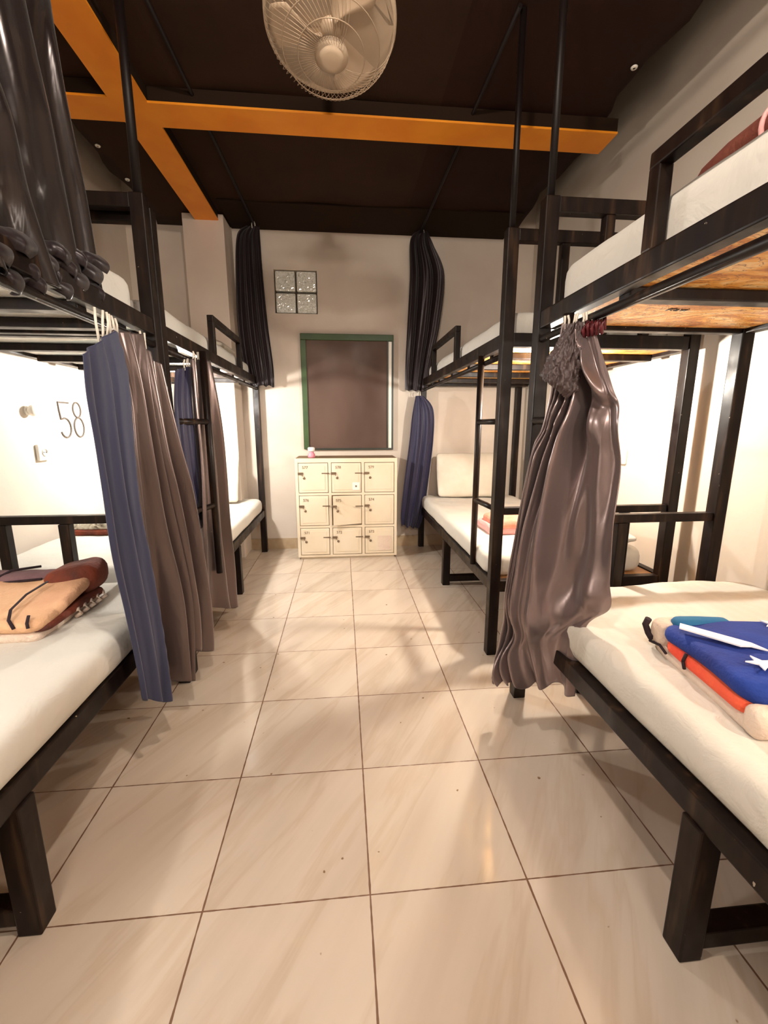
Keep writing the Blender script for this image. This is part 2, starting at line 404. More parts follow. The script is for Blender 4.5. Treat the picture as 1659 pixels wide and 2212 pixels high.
for i in range(2):
    for k in range(2):
        x = hx0 + .008 + i * .176; z = hz0 + .006 + k * .172
        MB().box(x, YB + .012, z, x + .163, YB + .10, z + .157, .012).build('glass_block', 'glassblock', wg)

# ================================================================== BUNK BEDS
def rod(mb, p, q, w, d=None):
    """square tube between axis-aligned points"""
    d = d or w; (x0, y0, z0), (x1, y1, z1) = p, q
    hx = w / 2 if x0 == x1 else 0; hy = (w / 2 if x0 != x1 else d / 2) if y0 == y1 else 0; hz = d / 2 if z0 == z1 else 0
    return mb.box(min(x0, x1) - hx, min(y0, y1) - hy, min(z0, z1) - hz, max(x0, x1) + hx, max(y0, y1) + hy, max(z0, z1) + hz, .004)
def bunk(s, y0, y1, Bx, zt, zl, my, sl, label, top_bars, low_bars, guard, ladder, board, poles, legs_z, curtain_rod=True, low_near=True, leg_extra=None):
    A, B = .725 * s, Bx * s
    t = empty('bunk_bed', ((A + B) / 2, (y0 + y1) / 2, 0), label, 'bunk bed', 'dark iron bunk beds along the walls')
    for x in (A, B):
        for y in (y0, y1):
            top = zt + .024
            if (x == A and y == y1 and y1 > 3) or (x == A and y == y1 and y1 > 3): top = 1.50
            rod(MB(), (x, y, 0), (x, y, top), .05).build('post', 'iron', t)
    for x in (A, B):                                  # mid support legs with a low stretcher
        rod(MB(), (x, my, 0), (x, my, .335), .052).build('leg', 'iron', t)
    rod(MB(), (A + .026 * s, my, .048), (B - .031 * s, my, .048), .045).build('stretcher', 'iron', t)
    if leg_extra:
        rod(MB(), (leg_extra[0], leg_extra[1], 0), (leg_extra[0], leg_extra[1], .335), .035).build('leg', 'iron', t)
    for z, nm in ((.362, 'lower_rail'), (1.500, 'upper_rail')):
        for x in (A, B): rod(MB(), (x, y0 + .025, z), (x, y1 - .025, z), .04, .058).build(nm, 'iron', t)
        for y in (y0, y1): rod(MB(), (A + .025 * s, y, z), (B - .025 * s, y, z), .04, .058).build('end_rail', 'iron', t)
    for y in sl:                              # cross slats
        rod(MB(), (A + .02 * s, y, 1.470), (B - .02 * s, y, 1.470), .05, .03).build('slat', 'iron', t)
        rod(MB(), (A + .02 * s, y, .358), (B - .02 * s, y, .358), .035, .03).build('slat', 'iron', t)
    MB().box(min(A, B) + .021, y0 + .021, 1.487, max(A, B) - .021, y1 - .021, 1.497).build('bed_board', board, t)
    MB().box(min(A, B) + .021, y0 + .021, .374, max(A, B) - .021, y1 - .021, .384).build('bed_board', 'batik2', t)
    for y in (y0, y1):
        if y > 3: continue
        rod(MB(), (A + .025 * s, y, zt), (B - .025 * s, y, zt), .04, .048).build('end_bar', 'iron', t)
        for bx in top_bars: rod(MB(), (bx * s, y, 1.529), (bx * s, y, zt - .024), .035).build('end_spindle', 'iron', t)
        if low_bars: rod(MB(), (A + .025 * s, y, zl), (B - .025 * s, y, zl), .035).build('end_bar', 'iron', t)
        for bx in low_bars: rod(MB(), (bx * s, y, .391), (bx * s, y, zl - .018), .04).build('end_spindle', 'iron', t)
    if guard:
        a, b = guard; gw = .05
        g = MB(); rod(g, (A, a, 1.529), (A, a, 1.705), .035); rod(g, (A, b, 1.529), (A, b, 1.705), .035)
        rod(g, (A, a - .0175, 1.72), (A, b + .0175, 1.72), .035, .035); g.build('guard_rail', 'iron', t)
    if curtain_rod:
        MB().tube([(A - .006 * s, y0 + .026, 1.437), (A - .006 * s, y1 - .026, 1.437)], .013, 10).build('curtain_rod', 'iron', t)
    if ladder:
        ly, ldir, lx = ladder
        g = MB(); g.tube([(lx, ly, .392), (lx, ly, 1.47)], .016, 10); g.build('ladder_upright', 'iron', t)
        py = y0 if ldir > 0 else y1
        for z in (.745, 1.15):
            MB().tube([(lx, ly, z), (A - .01 * s, py, z)], .014, 10).build('ladder_rung', 'iron', t)
    for y in poles:
        MB().tube([(A, y, zt + .02), (A, y, ZC - .012)], .0125 if s > 0 else .016, 10).build('pole', 'pole', t)
    return t
nrb = bunk(1, -.40, 1.60, 1.52, 1.872, .768, .68, (-.2, .25, .72, 1.16), 'dark iron bunk bed nearest on the right, orange printed underside above', (.94, 1.15, 1.36), (1.11,), (-.2, 1.04), (1.36, -1, .700), 'batik', (1.60,), None, leg_extra=(1.0, 1.60))
bunk(1, 1.95, 3.93, 1.60, 1.915, .735, 2.92, (2.2, 2.6, 3.0, 3.4, 3.7), 'dark iron bunk bed far right, with coral cloth on its lower bed', (.96, 1.16, 1.36), (.95, 1.16, 1.37), (2.80, 3.50), (2.20, 1, .695), 'batik', (1.95,), None)
bunk(-1, -.13, 1.845, 1.57, 1.932, .755, .865, (.1, .5, .85, 1.15, 1.42, 1.66), 'dark iron bunk bed nearest on the left, silvery underside above, orange blanket below', (.96, 1.16, 1.36), (.90, 1.14, 1.38), None, None, 'foil', (1.845,), None)
bunk(-1, 1.905, 3.885, 1.57, 1.91, .745, 2.88, (2.15, 2.5, 2.85, 3.2, 3.55), 'dark iron bunk bed far left, behind the navy curtains', (.96, 1.16, 1.36), (), (2.67, 3.33), (2.18, 1, -.640), 'foil', (), None)

text_mesh('Kavi', .040, (1.01, 1.36, 1.4862), (1, 0, 0), (0, -1, 0), 'printed_word', 'ink', nrb)
# mattresses
def mattress(s, y0, y1, z0, z1, label, seed, m='sheet2', x0=.705, x1=1.55, amp=.006, g=None):
    a, b = sorted((x0 * s, x1 * s))
    mb = soft_box(a, y0, z0, b, y1, z1, .09, (34, 64, 6), amp, 6, seed, rv=.045)
    o = mb.build('mattress', m); tag(o, label, 'mattress', g or 'white mattresses on the bunks'); return o
mattress(1, -.36, 1.555, .385, .515, 'striped white lower mattress near right under the blue star blanket', 1, 'sheet', .722, 1.64, .009)
mattress(1, 1.99, 3.88, .385, .505, 'white lower mattress far right with coral cloth on it', 2)
mattress(-1, -.09, 1.80, .385, .505, 'white lower mattress near left under the orange folded blanket', 3, 'sheet2', .700, 1.60)
mattress(-1, 1.95, 3.84, .385, .505, 'white lower mattress far left, behind the curtains', 4, 'sheet2', .705, 1.65)
mattress(1, -.36, 1.565, 1.498, 1.662, 'white upper mattress near right, inside the guard rail', 5, 'sheet2', .748, 1.56, .003)
mattress(1, 1.985, 3.88, 1.498, 1.635, 'white upper mattress far right with small pink cloth', 6, 'sheet2', .750)
mattress(-1, -.09, 1.818, 1.498, 1.655, 'white upper mattress near left, behind the large dark curtain', 7, 'sheet2', .750)
mattress(-1, 1.94, 3.84, 1.498, 1.635, 'white upper mattress far left, next to the pilaster', 8, 'sheet2', .750)

# ================================================================== LOCKERS
lk = empty('locker_cabinet', (.03, 3.72, 0), 'cream steel nine-door locker cabinet against the back wall', 'locker')
lx0, lx1, ly, lz0, lz1 = -.395, .452, 3.60, .02, .865
mb = MB(); mb.box(lx0, ly + .016, lz0, lx1, YB - .035, lz1, .004)
mb.mi = 1; mb.box(lx0 + .02, ly + .02, 0, lx1 - .02, YB - .06, .0205); mb.build('body', ['locker', 'locker_dark'], lk)
fr = MB()
cols = [lx0, -.112, .163, lx1]; rows = [lz0, .287, .567, lz1]
for x in (lx0 + .012, cols[1], cols[2], lx1 - .012): fr.box(x - .012, ly, lz0, x + .012, ly + .0155, lz1, .002)
for z in (lz0 + .010, rows[1], rows[2]): fr.box(lx0 + .024, ly + .001, z - .010, lx1 - .024, ly + .015, z + .010, .002)
fr.box(lx0 + .024, ly + .001, lz1 - .035, lx1 - .024, ly + .015, lz1, .002)
fr.build('front_frame', 'locker', lk)
nums = [['517', '516', '515'], ['520', '519', '518'], ['523', '522', '521']]
nums = [['577', '578', '579'], ['576', '575', '574'], ['571', '572', '573']]
zt = [lz1 - .035, rows[2] - .010, rows[1] - .010]; zb = [rows[2] + .010, rows[1] + .010, lz0 + .020]
for r in range(3):
    for c in range(3):
        x0 = cols[c] + (.024 if c == 0 else .012) + .004; x1 = cols[c + 1] - (.024 if c == 2 else .012) - .004
        z0, z1 = zb[r] + .004, zt[r] - .004
        d = MB(); d.box(x0, ly - .004, z0, x1, ly + .012, z1, .004)
        d.box(x0 + .022, ly - .0065, z0 + .022, x1 - .022, ly - .0035, z1 - .022, .002)
        bent = (r == 1 and c == 1)
        if bent:
            for v in d.bm.verts:
                u = (x1 - v.co.x) / (x1 - x0); v.co.y -= .030 * u * u
                if v.co.z < (z0 + z1) / 2: v.co.z += .012 * (1 - u) * .6
                v.co.z += .0; v.co.x += .006 * u
        door = d.build('door', 'locker', lk)
        if bent: door['label'] = 'bent middle door standing ajar'
        oy = -.028 if bent else 0
        k = MB(); yy = ly - .0035 + oy
        mt = Matrix.Translation((x0 + .045, yy, z0 + (z1 - z0) * .50)) @ Matrix.Rotation(PI / 2, 4, 'X')
        k.lathe([(.0, .010), (.008, .009), (.011, .004), (.011, 0)], 14, mt); k.build('lock', 'metal', door)
        k = MB(); zz = z0 + (z1 - z0) * .66
        k.box(x0 - .006, yy - .010, zz - .009, x0 + .038, yy - .001, zz + .009, .003)
        if r != 0 or c != 2: k.tube([(x0 + .024, yy - .012, zz), (x0 + .030, yy - .016, zz - .012), (x0 + .034, yy - .012, zz - .022)], .003, 6)
        k.build('latch', 'metal', door)
        if c < 2:
            k = MB(); k.box(x1 - .05, yy - .004, zz - .005, x1 + .012, yy - .0005, zz + .004); k.build('hasp', 'metal', door)
        text_mesh(nums[r][c], .030, (x0 + .028, ly - .0075 + oy, z1 - .045), (1, 0, 0), (0, 0, 1), 'door_number', 'metal', lk if False else None) if False else None
        tm = text_mesh(nums[r][c], .032, (x0 + .03, ly - .0075 + oy, z1 - .045), (1, 0, 0), (0, 0, 1), 'door_number', 'metal')
        tm.parent = door; tm.matrix_parent_inverse = Matrix.Identity(4)
st = MB(); st.box(.075, ly - .009, .60, .135, ly - .0068, .665); st.mi = 1; st.box(.098, ly - .0095, .625, .112, ly - .009, .640)
st.build('sticker', ['white_strip', 'metal'], lk)
st = MB(); st.mi = 0; st.box(.285, ly - .008, .07, .405, ly - .0068, .20); st.build('faded_patch', ['cream'], lk)
# pink air freshener
af = empty('air_freshener', (-.262, 3.68, lz1), 'small pink and white air freshener standing on the locker cabinet', 'air freshener')
MB().lathe([(.0, 0), (.026, 0), (.030, .006), (.030, .03), (.020, .038), (.020, .05)], 20, Matrix.Translation((-.262, 3.68, lz1 + .001))).build('pot', 'pink', af)
MB().lathe([(.020, .0), (.028, .003), (.030, .03), (.022, .036), (0, .036)], 20, Matrix.Translation((-.262, 3.68, lz1 + .052))).build('lid', 'pinkcap', af)

# ================================================================== CEILING FAN
fc = Vector((-.013, 1.74, 2.455)); RG, HD = .215, .135
fn = empty('ceiling_fan', fc, 'cream caged fan hanging from the dark ceiling', 'fan')
tilt = Matrix.Translation(fc) @ Matrix.Rotation(math.radians(-14), 4, 'X')
mb = MB()
for k in range(56):      # spiral cage wires, lower half
    a = 2 * PI * k / 72; pts = []
    for j in range(9):
        u = j / 8; ph = u * PI / 2; r = .055 + (RG - .055) * math.sin(ph) ; z = -HD * math.cos(ph) ** .8
        aa = a + .55 * (1 - u); pts.append(tilt @ Vector((r * math.cos(aa), r * math.sin(aa), z)))
    mb.tube(pts, .0009, 4)
for rr, zz in ((.11, -.128), (.16, -.108)):
    mb.tube([tilt @ Vector((rr * math.cos(2 * PI * k / 48), rr * math.sin(2 * PI * k / 48), zz)) for k in range(48)], .0018, 5, closed=True)
mb.build('front_guard', 'fanwire', fn)
mb = MB()
for k in range(36):
    a = 2 * PI * k / 36; pts = []
    for j in range(7):
        u = j / 6; ph = u * PI / 2; r = .06 + (RG - .06) * math.sin(ph); z = .10 * math.cos(ph) ** .8
        pts.append(tilt @ Vector((r * math.cos(a), r * math.sin(a), z)))
    mb.tube(pts, .0009, 4)
mb.build('rear_guard', 'fanwire', fn)
mb = MB(); mb.lathe([(RG - .006, -.024), (RG + .003, -.024), (RG + .005, .0), (RG + .003, .024), (RG - .006, .024), (RG - .006, -.024)], 64, tilt); mb.build('rim', 'fanwhite', fn)
mb = MB(); mb.lathe([(0, -HD - .008), (.026, -HD - .008), (.038, -HD - .004), (.043, -HD + .004), (.056, -HD + .008), (.056, -HD + .014), (0, -HD + .014)], 32, tilt)
mb.build('front_cap', 'fanwhite', fn)
mb = MB(); mb.lathe([(0, -.045), (.028, -.045), (.034, -.035), (.034, .02), (0, .02)], 24, tilt); mb.build('hub', 'fanblade', fn)
for k in range(3):
    mb = MB(); a0 = 2 * PI * k / 3 + .55; n1_, n2_ = 12, 14; gg = {}
    for i in range(n1_ + 1):
        for j in range(n2_ + 1):
            u = i / n1_; v = j / n2_; r = lerp(.03, .200, u)
            wdt = (.34 + .66 * math.sin(min(1, u * 1.25) * PI / 2)) * (1 - .35 * max(0, u - .75) * 4 * abs(v - .5))
            a = a0 + (v - .5) * 2 * wdt; z = -.02 - .035 * (v - .5) * 2 * (1 - .3 * u)
            gg[i, j] = mb.bm.verts.new(tilt @ Vector((r * math.cos(a), r * math.sin(a), z)))
    for i in range(n1_):
        for j in range(n2_):
            f = mb.bm.faces.new((gg[i, j], gg[i + 1, j], gg[i + 1, j + 1], gg[i, j + 1])); f.smooth = True
    mb.build('blade', 'fanblade', fn, solid=.003)
mb = MB(); mb.lathe([(0, .02), (.055, .03), (.062, .05), (.062, .10), (.045, .125), (0, .13)], 28, tilt); mb.build('motor', 'fanwhite', fn)
mb = MB(); mb.tube([tilt @ Vector((0, 0, .12)), (fc.x, fc.y + .02, ZC - .02)], .014, 10); mb.lathe([(0, -.03), (.05, -.03), (.055, -.012)], 20, Matrix.Translation((fc.x, fc.y + .02, ZC))); mb.build('mount', 'fanwhite', fn)

# ================================================================== CURTAINS
CUR = {
'near_right':[((0.663, 1.323, 1.432),(0.714, 1.242, 1.415)),((0.657, 1.332, 1.34),(0.735, 1.208, 1.317)),((0.653, 1.338, 1.231),(0.754, 1.178, 1.233)),((0.64, 1.359, 1.132),(0.766, 1.158, 1.176)),((0.62, 1.391, 1.026),(0.77, 1.152, 1.056)),((0.596, 1.429, 0.763),(0.775, 1.145, 0.871)),((0.579, 1.456, 0.491),(0.778, 1.14, 0.691)),((0.57, 1.471, 0.335),(0.78, 1.137, 0.597)),((0.561, 1.484, 0.231),(0.745, 1.192, 0.504)),((0.566, 1.477, 0.156),(0.742, 1.196, 0.283))],
'navy_nl':[((-0.656, 1.204, 1.309),(-0.657, 1.384, 1.403)),((-0.656, 1.195, 1.213),(-0.658, 1.422, 1.296)),((-0.656, 1.204, 1.097),(-0.658, 1.406, 1.077)),((-0.656, 1.21, 0.963),(-0.658, 1.402, 0.875)),((-0.656, 1.217, 0.78),(-0.658, 1.435, 0.713)),((-0.656, 1.248, 0.586),(-0.658, 1.472, 0.448)),((-0.656, 1.271, 0.408),(-0.658, 1.479, 0.283)),((-0.657, 1.282, 0.289),(-0.658, 1.47, 0.15))],
'gray1_nl':[((-0.665, 1.395, 1.405),(-0.661, 1.578, 1.428)),((-0.664, 1.457, 1.231),(-0.662, 1.573, 1.269)),((-0.664, 1.451, 1.016),(-0.661, 1.616, 1.002)),((-0.664, 1.46, 0.785),(-0.66, 1.665, 0.734)),((-0.663, 1.486, 0.529),(-0.659, 1.703, 0.436)),((-0.663, 1.5, 0.215),(-0.66, 1.655, 0.116))],
'gray2_nl':[((-0.66, 1.575, 1.402),(-0.657, 1.711, 1.346)),((-0.66, 1.57, 1.239),(-0.656, 1.744, 1.2)),((-0.66, 1.577, 1.005),(-0.655, 1.781, 0.988)),((-0.659, 1.622, 0.745),(-0.653, 1.847, 0.688)),((-0.658, 1.668, 0.451),(-0.65, 1.935, 0.337)),((-0.658, 1.668, 0.252),(-0.65, 1.939, 0.091))],
'navy_fl':[((-0.695, 1.967, 1.36),(-0.695, 2.171, 1.404)),((-0.695, 1.913, 1.206),(-0.695, 2.128, 1.236)),((-0.695, 1.906, 0.977),(-0.695, 2.145, 0.979)),((-0.695, 1.964, 0.766),(-0.695, 2.189, 0.746)),((-0.695, 2.001, 0.673),(-0.695, 2.16, 0.635))],
'gray_fl':[((-0.668, 2.096, 1.425),(-0.664, 2.386, 1.455)),((-0.668, 2.091, 1.213),(-0.663, 2.446, 1.227)),((-0.669, 2.09, 0.961),(-0.662, 2.499, 0.926)),((-0.669, 2.042, 0.64),(-0.661, 2.538, 0.516)),((-0.67, 2.02, 0.419),(-0.661, 2.56, 0.28)),((-0.67, 2.017, 0.274),(-0.661, 2.561, 0.034))],
'upper_nl':[((-0.74, 0.941, 1.861),(-0.74, 1.441, 2.278)),((-0.74, 0.938, 1.784),(-0.74, 1.438, 2.157)),((-0.74, 0.951, 1.7),(-0.74, 1.45, 2.02)),((-0.74, 0.963, 1.601),(-0.74, 1.478, 1.869)),((-0.74, 0.986, 1.536),(-0.74, 1.499, 1.749)),((-0.74, 1.028, 1.445),(-0.74, 1.512, 1.517))],
'upper_fl':[((-0.713, 3.821, 2.656),(-0.616, 3.812, 2.649)),((-0.793, 3.829, 2.584),(-0.614, 3.811, 2.551)),((-0.821, 3.832, 2.284),(-0.608, 3.811, 2.284)),((-0.829, 3.833, 1.939),(-0.589, 3.809, 1.938)),((-0.806, 3.831, 1.652),(-0.561, 3.806, 1.615)),((-0.761, 3.826, 1.461),(-0.561, 3.806, 1.449))],
'upper_fr':[((0.65, 3.85, 2.686),(0.715, 3.85, 2.681)),((0.579, 3.85, 2.608),(0.771, 3.85, 2.581)),((0.578, 3.85, 2.33),(0.87, 3.85, 2.357)),((0.563, 3.85, 1.971),(0.841, 3.85, 1.976)),((0.55, 3.85, 1.672),(0.787, 3.85, 1.713)),((0.548, 3.85, 1.431),(0.732, 3.85, 1.424))],
'navy_fr':[((0.634, 3.8, 1.381),(0.703, 3.8, 1.382)),((0.604, 3.8, 1.206),(0.791, 3.8, 1.265)),((0.586, 3.8, 1.008),(0.797, 3.8, 1.007)),((0.548, 3.8, 0.682),(0.759, 3.8, 0.638)),((0.514, 3.8, 0.345),(0.722, 3.8, 0.341)),((0.523, 3.8, 0.237),(0.682, 3.8, 0.203))],
}
def catmull(P, t):
    n = len(P) - 1; x = t * n; i = min(int(x), n - 1); f = x - i
    p0, p1, p2, p3 = P[max(i - 1, 0)], P[i], P[i + 1], P[min(i + 2, n)]
    return .5 * ((2 * p1) + (p2 - p0) * f + (2 * p0 - 5 * p1 + 4 * p2 - p3) * f * f + (3 * p1 - p0 - 3 * p2 + p3) * f ** 3)
def curtain(key, name, label, m, folds, amp, nrm, group='curtains tied at the bunks', nu=90, nv=110, ph=0, hem=.006, taper=1.0, swirl=0, scallop=None, dens=None, shift=(0,0,0), ties=(0, 1, 5), tie_m='tie', off=0, extra=None, rough=0):
    rows = CUR[key]; Lp = [Vector(a) + Vector(shift) for a, b in rows]; Rp = [Vector(b) + Vector(shift) for a, b in rows]
    nv_ = Vector(nrm).normalized()
    mid = (Lp[0] + Rp[0]) / 2
    t = empty(name, mid, label, 'curtain', group)
    mb = MB(); bm = mb.bm; g = {}
    for j in range(nv + 1):
        v = j / nv; a = catmull(Lp, v); b = catmull(Rp, v)
        am = amp * (0.35 + .65 * min(1, v * 2.2)) * (1 + .25 * math.sin(v * 5 + ph))
        for i in range(nu + 1):
            u = i / nu
            p = a.lerp(b, u)
            w_ = u + .035 * math.sin(v * 3.1 + ph) * math.sin(u * PI) + swirl * math.sin(v * PI) * math.sin(u * PI) * .12
            if dens: w_ = 1 - abs(1 - w_) ** dens
            k = w_ * folds * 2 * PI + ph
            d = math.sin(k) + .35 * math.sin(k * 2.1 + 2 * v + ph) + .25 * math.sin(k * .47 + 1.3 + v * 2)
            d += .5 * noise.noise(Vector((u * 6, v * 3.0, ph)))
            d = math.copysign(abs(d) ** .85, d)
            edge = min(1, min(u, 1 - u) * 14 + .25)
            p = p + nv_ * (am * d * edge + off)
            if rough: p = p + nv_ * rough * min(1, v * 2) * (noise.noise(Vector((u * 3.2 + v * 2.2, v * 5.5 - u * 2, ph + 5))) + .5 * noise.noise(Vector((u * 6 - v * 3, v * 9, ph))))
            if extra: p = p + extra(u, v)
            if v > .9: p.z += (v - .9) / .1 * hem * math.sin(k * 1.3 + 1)
            if scallop is not None:
                s_ = abs(math.sin(v * scallop * PI)); e_ = max(0, (u - .93) / .07)
                p += (b - a).normalized() * .022 * (s_ - .5) * e_
            g[i, j] = bm.verts.new(p)
    for i in range(nu):
        for j in range(nv):
            f = bm.faces.new((g[i, j], g[i + 1, j], g[i + 1, j + 1], g[i, j + 1])); f.smooth = True
    mb.build('panel', m, t, solid=.0028)
    if ties:
        e = (Rp[0] - Lp[0])
        for q in range(ties[2]):
            p = Lp[0] + e * lerp(ties[0], ties[1], (q + .5) / ties[2])
            top = Vector((p.x + random.uniform(-.006, .006), p.y + random.uniform(-.006, .006), (ties[3] if len(ties) > 3 else p.z + .034)))
            tb = MB(); tb.tube([p + Vector((0, 0, -.012)), p.lerp(top, .5) + Vector((random.uniform(-.004, .004), random.uniform(-.004, .004), 0)), top], .0034, 6)
            tb.build('curtain_tie', tie_m, t)
    return t

def drape(u, v):
    dent = math.exp(-((u - (.50 + .06 * v)) / .075) ** 2) * min(1, v * 3) * lerp(.075, .008, min(1, max(0, (v - .45) / .2)))
    swag = math.exp(-((u - (.62 + 1.1 * (v - .08))) / .10) ** 2) * math.exp(-((v - .15) / .11) ** 2) * .055
    sw2 = math.exp(-((u - (.22 + .9 * (v - .55))) / .13) ** 2) * math.exp(-((v - .62) / .16) ** 2) * .035
    return Vector((.85, .53, 0)) * (dent - swag - sw2)
nr = curtain('near_right', 'curtain', 'large mauve-grey satin curtain hanging knotted on the near right bunk', 'satin', 5.0, .022, (-.85, -.53, 0), nu=180, nv=220, ph=.6, swirl=1.6, hem=.012, rough=.05, dens=2.0, extra=drape, ties=(0, 1, 7, 1.452))
# ruffled gathering below the ties
mb = MB(); g = {}; na, nb_ = 120, 60
for j in range(nb_ + 1):
    v = j / nb_; cx_ = lerp(.684, .655, v); cy_ = lerp(1.285, 1.315, v); z = lerp(1.425, 1.245, v)
    for i in range(na):
        a = 2 * PI * i / na; q = Vector((math.cos(a) * 2.6, math.sin(a) * 2.6, v * 4))
        r = (.014 + .034 * math.sin(min(1, v * 1.25) * PI / 2) ** 1.5) + .010 * abs(noise.noise(q * 1.6)) * 2 + .006 * abs(noise.noise(q * 3.7)) * 2 + .004 * math.sin(a * 14 + 5 * noise.noise(q))
        if v > .92: r *= 1 - (v - .92) * 4
        g[i, j] = mb.bm.verts.new((cx_ + r * math.cos(a) * .75, cy_ + r * math.sin(a) * 1.2, z + .006 * noise.noise(q * 3) + .03 * v * math.cos(a - 2.2)))
for i in range(na):
    for j in range(nb_):
        f = mb.bm.faces.new((g[i, j], g[(i + 1) % na, j], g[(i + 1) % na, j + 1], g[i, j + 1])); f.smooth = True
mb.build('ruffle', 'ruffle', nr)
mb = MB()
for k in range(5):
    x, y = .700 + .006 * k, 1.262 - .012 * k
    mb.tube([(x, y, 1.385), (x - .01, y - .012, 1.40 + .012 * (k % 2)), (x + .002, y - .004, 1.425), (x + .006, y, 1.395)], .006, 6)
mb.build('ribbon', 'maroon', nr)
def navy_bend(u, v): return Vector((0, 0, 0))
curtain('navy_nl', 'curtain', 'navy curtain with scalloped edge, nearest on the left lower bunk', 'navy', 2.2, .014, (1, -.15, 0), ph=1.2, off=.012, scallop=17, hem=.004, ties=(.55, 1.2, 5, 1.445))
curtain('gray1_nl', 'curtain', 'mauve-grey curtain strip directly beside the scalloped navy curtain', 'satin_warm', 1.9, .036, (1, -.1, 0), ph=2.4, hem=.004, ties=(0, .3, 2))
curtain('gray2_nl', 'curtain', 'mauve-grey curtain in front of the left bed posts', 'satin_warm', 1.7, .036, (1, -.1, 0), ph=4.1, hem=.008, ties=(0, .4, 2, 1.44))
curtain('navy_fl', 'curtain', 'short navy curtain behind the left ladder', 'navy_dark', 2.6, .012, (1, 0, 0), ph=.3, ties=(.5, 1, 3))
curtain('gray_fl', 'curtain', 'mauve-grey curtain at the far left lower bunk beside the ladder', 'satin_warm', 2.6, .032, (1, 0, 0), ph=1.9, ties=(0, .5, 4))
def upx(u, v): return Vector((.05 * math.sin(v * 2.2) * (1 - u) * .4, 0, .012 * math.sin(u * 23) * max(0, (v - .8) / .2)))
un = curtain('upper_nl', 'curtain', 'big dark satin curtain at upper left corner, covering the near left upper bunk', 'satin_dark', 3.1, .034, (1, -.1, 0), ph=.9, nu=150, nv=120, hem=.014, ties=False, extra=upx)
# scalloped ruffle tiers along its lower hem
mb = MB(); bm = mb.bm; nu, nv2 = 220, 16
for lay in range(4):
    g = {}
    for i in range(nu + 1):
        u = i / nu; y = lerp(1.00, 1.490, u) + .006 * math.sin(u * 40 + lay)
        zt_ = lerp(1.445, 1.545, u) + .088 - lay * .026
        w1 = u * 13 + lay * 1.7 + .8 * math.sin(u * 9 + lay)
        for j in range(nv2 + 1):
            v = j / nv2
            d = (.004 + .020 * v) * math.sin(w1 * 2) + .003 * v * math.sin(w1 * 5.1) + .018 * math.sin(v * PI) 
            z = zt_ - v * (.034 + .024 * abs(math.sin(w1)))
            g[i, j] = bm.verts.new((-.722 + d - .003 * lay, y, z))
    for i in range(nu):
        for j in range(nv2):
            f = bm.faces.new((g[i, j], g[i + 1, j], g[i + 1, j + 1], g[i, j + 1])); f.smooth = True
mb.build('ruffle_hem', 'satin_plum', un, solid=.002)
curtain('upper_fl', 'curtain', 'dark plum curtain hanging at the far left upper bunk beside the glass blocks', 'satin_plum', 2.6, .022, (0, -1, 0), ph=2.0, ties=(.3, .8, 2))
curtain('upper_fr', 'curtain', 'dark brown-black curtain hanging at the far right upper bunk', 'satin_plum', 2.4, .022, (0, -1, 0), ph=.2, ties=(.2, .8, 2))
curtain('navy_fr', 'curtain', 'navy and dark curtain tied at the far right lower bunk', 'navy_dark', 2.6, .020, (0, -1, 0), ph=2.9, ties=(.2, .8, 2))
for s, pts, lab in ((-1, [(-.70, 1.87, 2.690), (-.675, 2.9, 2.680), (-.66, 3.84, 2.675), (-.66, YB - .002, 2.68)], 'thin black cord along the ceiling above the far left bunk'),
                    (1, [(.70, 1.92, 2.690), (.68, 2.9, 2.680), (.665, 3.84, 2.675), (.665, YB - .002, 2.68)], 'thin black cord along the ceiling above the far right bunk'),
                    (-1, [(-.725, YF + .002, 2.66), (-.725, .3, 2.655), (-.725, 1.82, 2.66)], 'thin black cord along the ceiling above the near left bunk'),
                    (1, [(.725, YF + .002, 2.622), (.725, .3, 2.618), (.725, 1.585, 2.622)], 'thin black cord along the ceiling above the near right bunk')):
    c_ = MB(); c_.tube(pts, .009, 8)
    tag(c_.build('rope', 'pole'), lab, 'rope', 'ropes for the upper curtains')

# ================================================================== BEDDING
def pillow(x0, y0, z0, x1, y1, z1, label, m='pillow', rot=None, grp=None, seed=0):
    cx_, cy_, cz_ = (x0 + x1) / 2, (y0 + y1) / 2, z0
    hx_, hy_, hz_ = (x1 - x0) / 2, (y1 - y0) / 2, (z1 - z0) / 2
    mb = soft_box(-hx_, -hy_, -hz_, hx_, hy_, hz_, .03, (22, 22, 4), .006, 7, seed, puff=.82)
    o = mb.build('pillow', m); o.location = (cx_, cy_, z0 + hz_)
    if rot: o.rotation_euler = rot
    return tag(o, label, 'pillow', grp)
# far left: leaning on the back wall / pilaster
p = pillow(-1.45, 3.5, .50, -.85, 3.9, .66, 'cream pillow propped up at the head of the far left lower bunk', seed=1); p.rotation_euler = (math.radians(72), 0, 0); p.location = (-1.15, 3.60, .712)
p = pillow(.85, 3.5, .50, 1.45, 3.9, .66, 'cream pillow propped up at the head of the far right lower bunk', seed=2); p.rotation_euler = (math.radians(66), 0, math.radians(-4)); p.location = (1.13, 3.74, .70)
pillow(-1.45, 3.35, 1.634, -.85, 3.78, 1.78, 'beige pillow on the far left upper bunk below the pilaster', seed=3)
pillow(1.05, 2.0, .495, 1.50, 2.35, .62, 'white pillow at the near end of the far right lower bunk', 'sheet2', seed=4)

def plate_star(cx, cy, z, r, rot=0, up=(0, 0, 1)):
    pts = []
    for k in range(10):
        rr = r if k % 2 == 0 else r * .40; a = rot + PI * k / 5
        pts.append((cx + rr * math.cos(a), cy + rr * math.sin(a), z))
    return pts
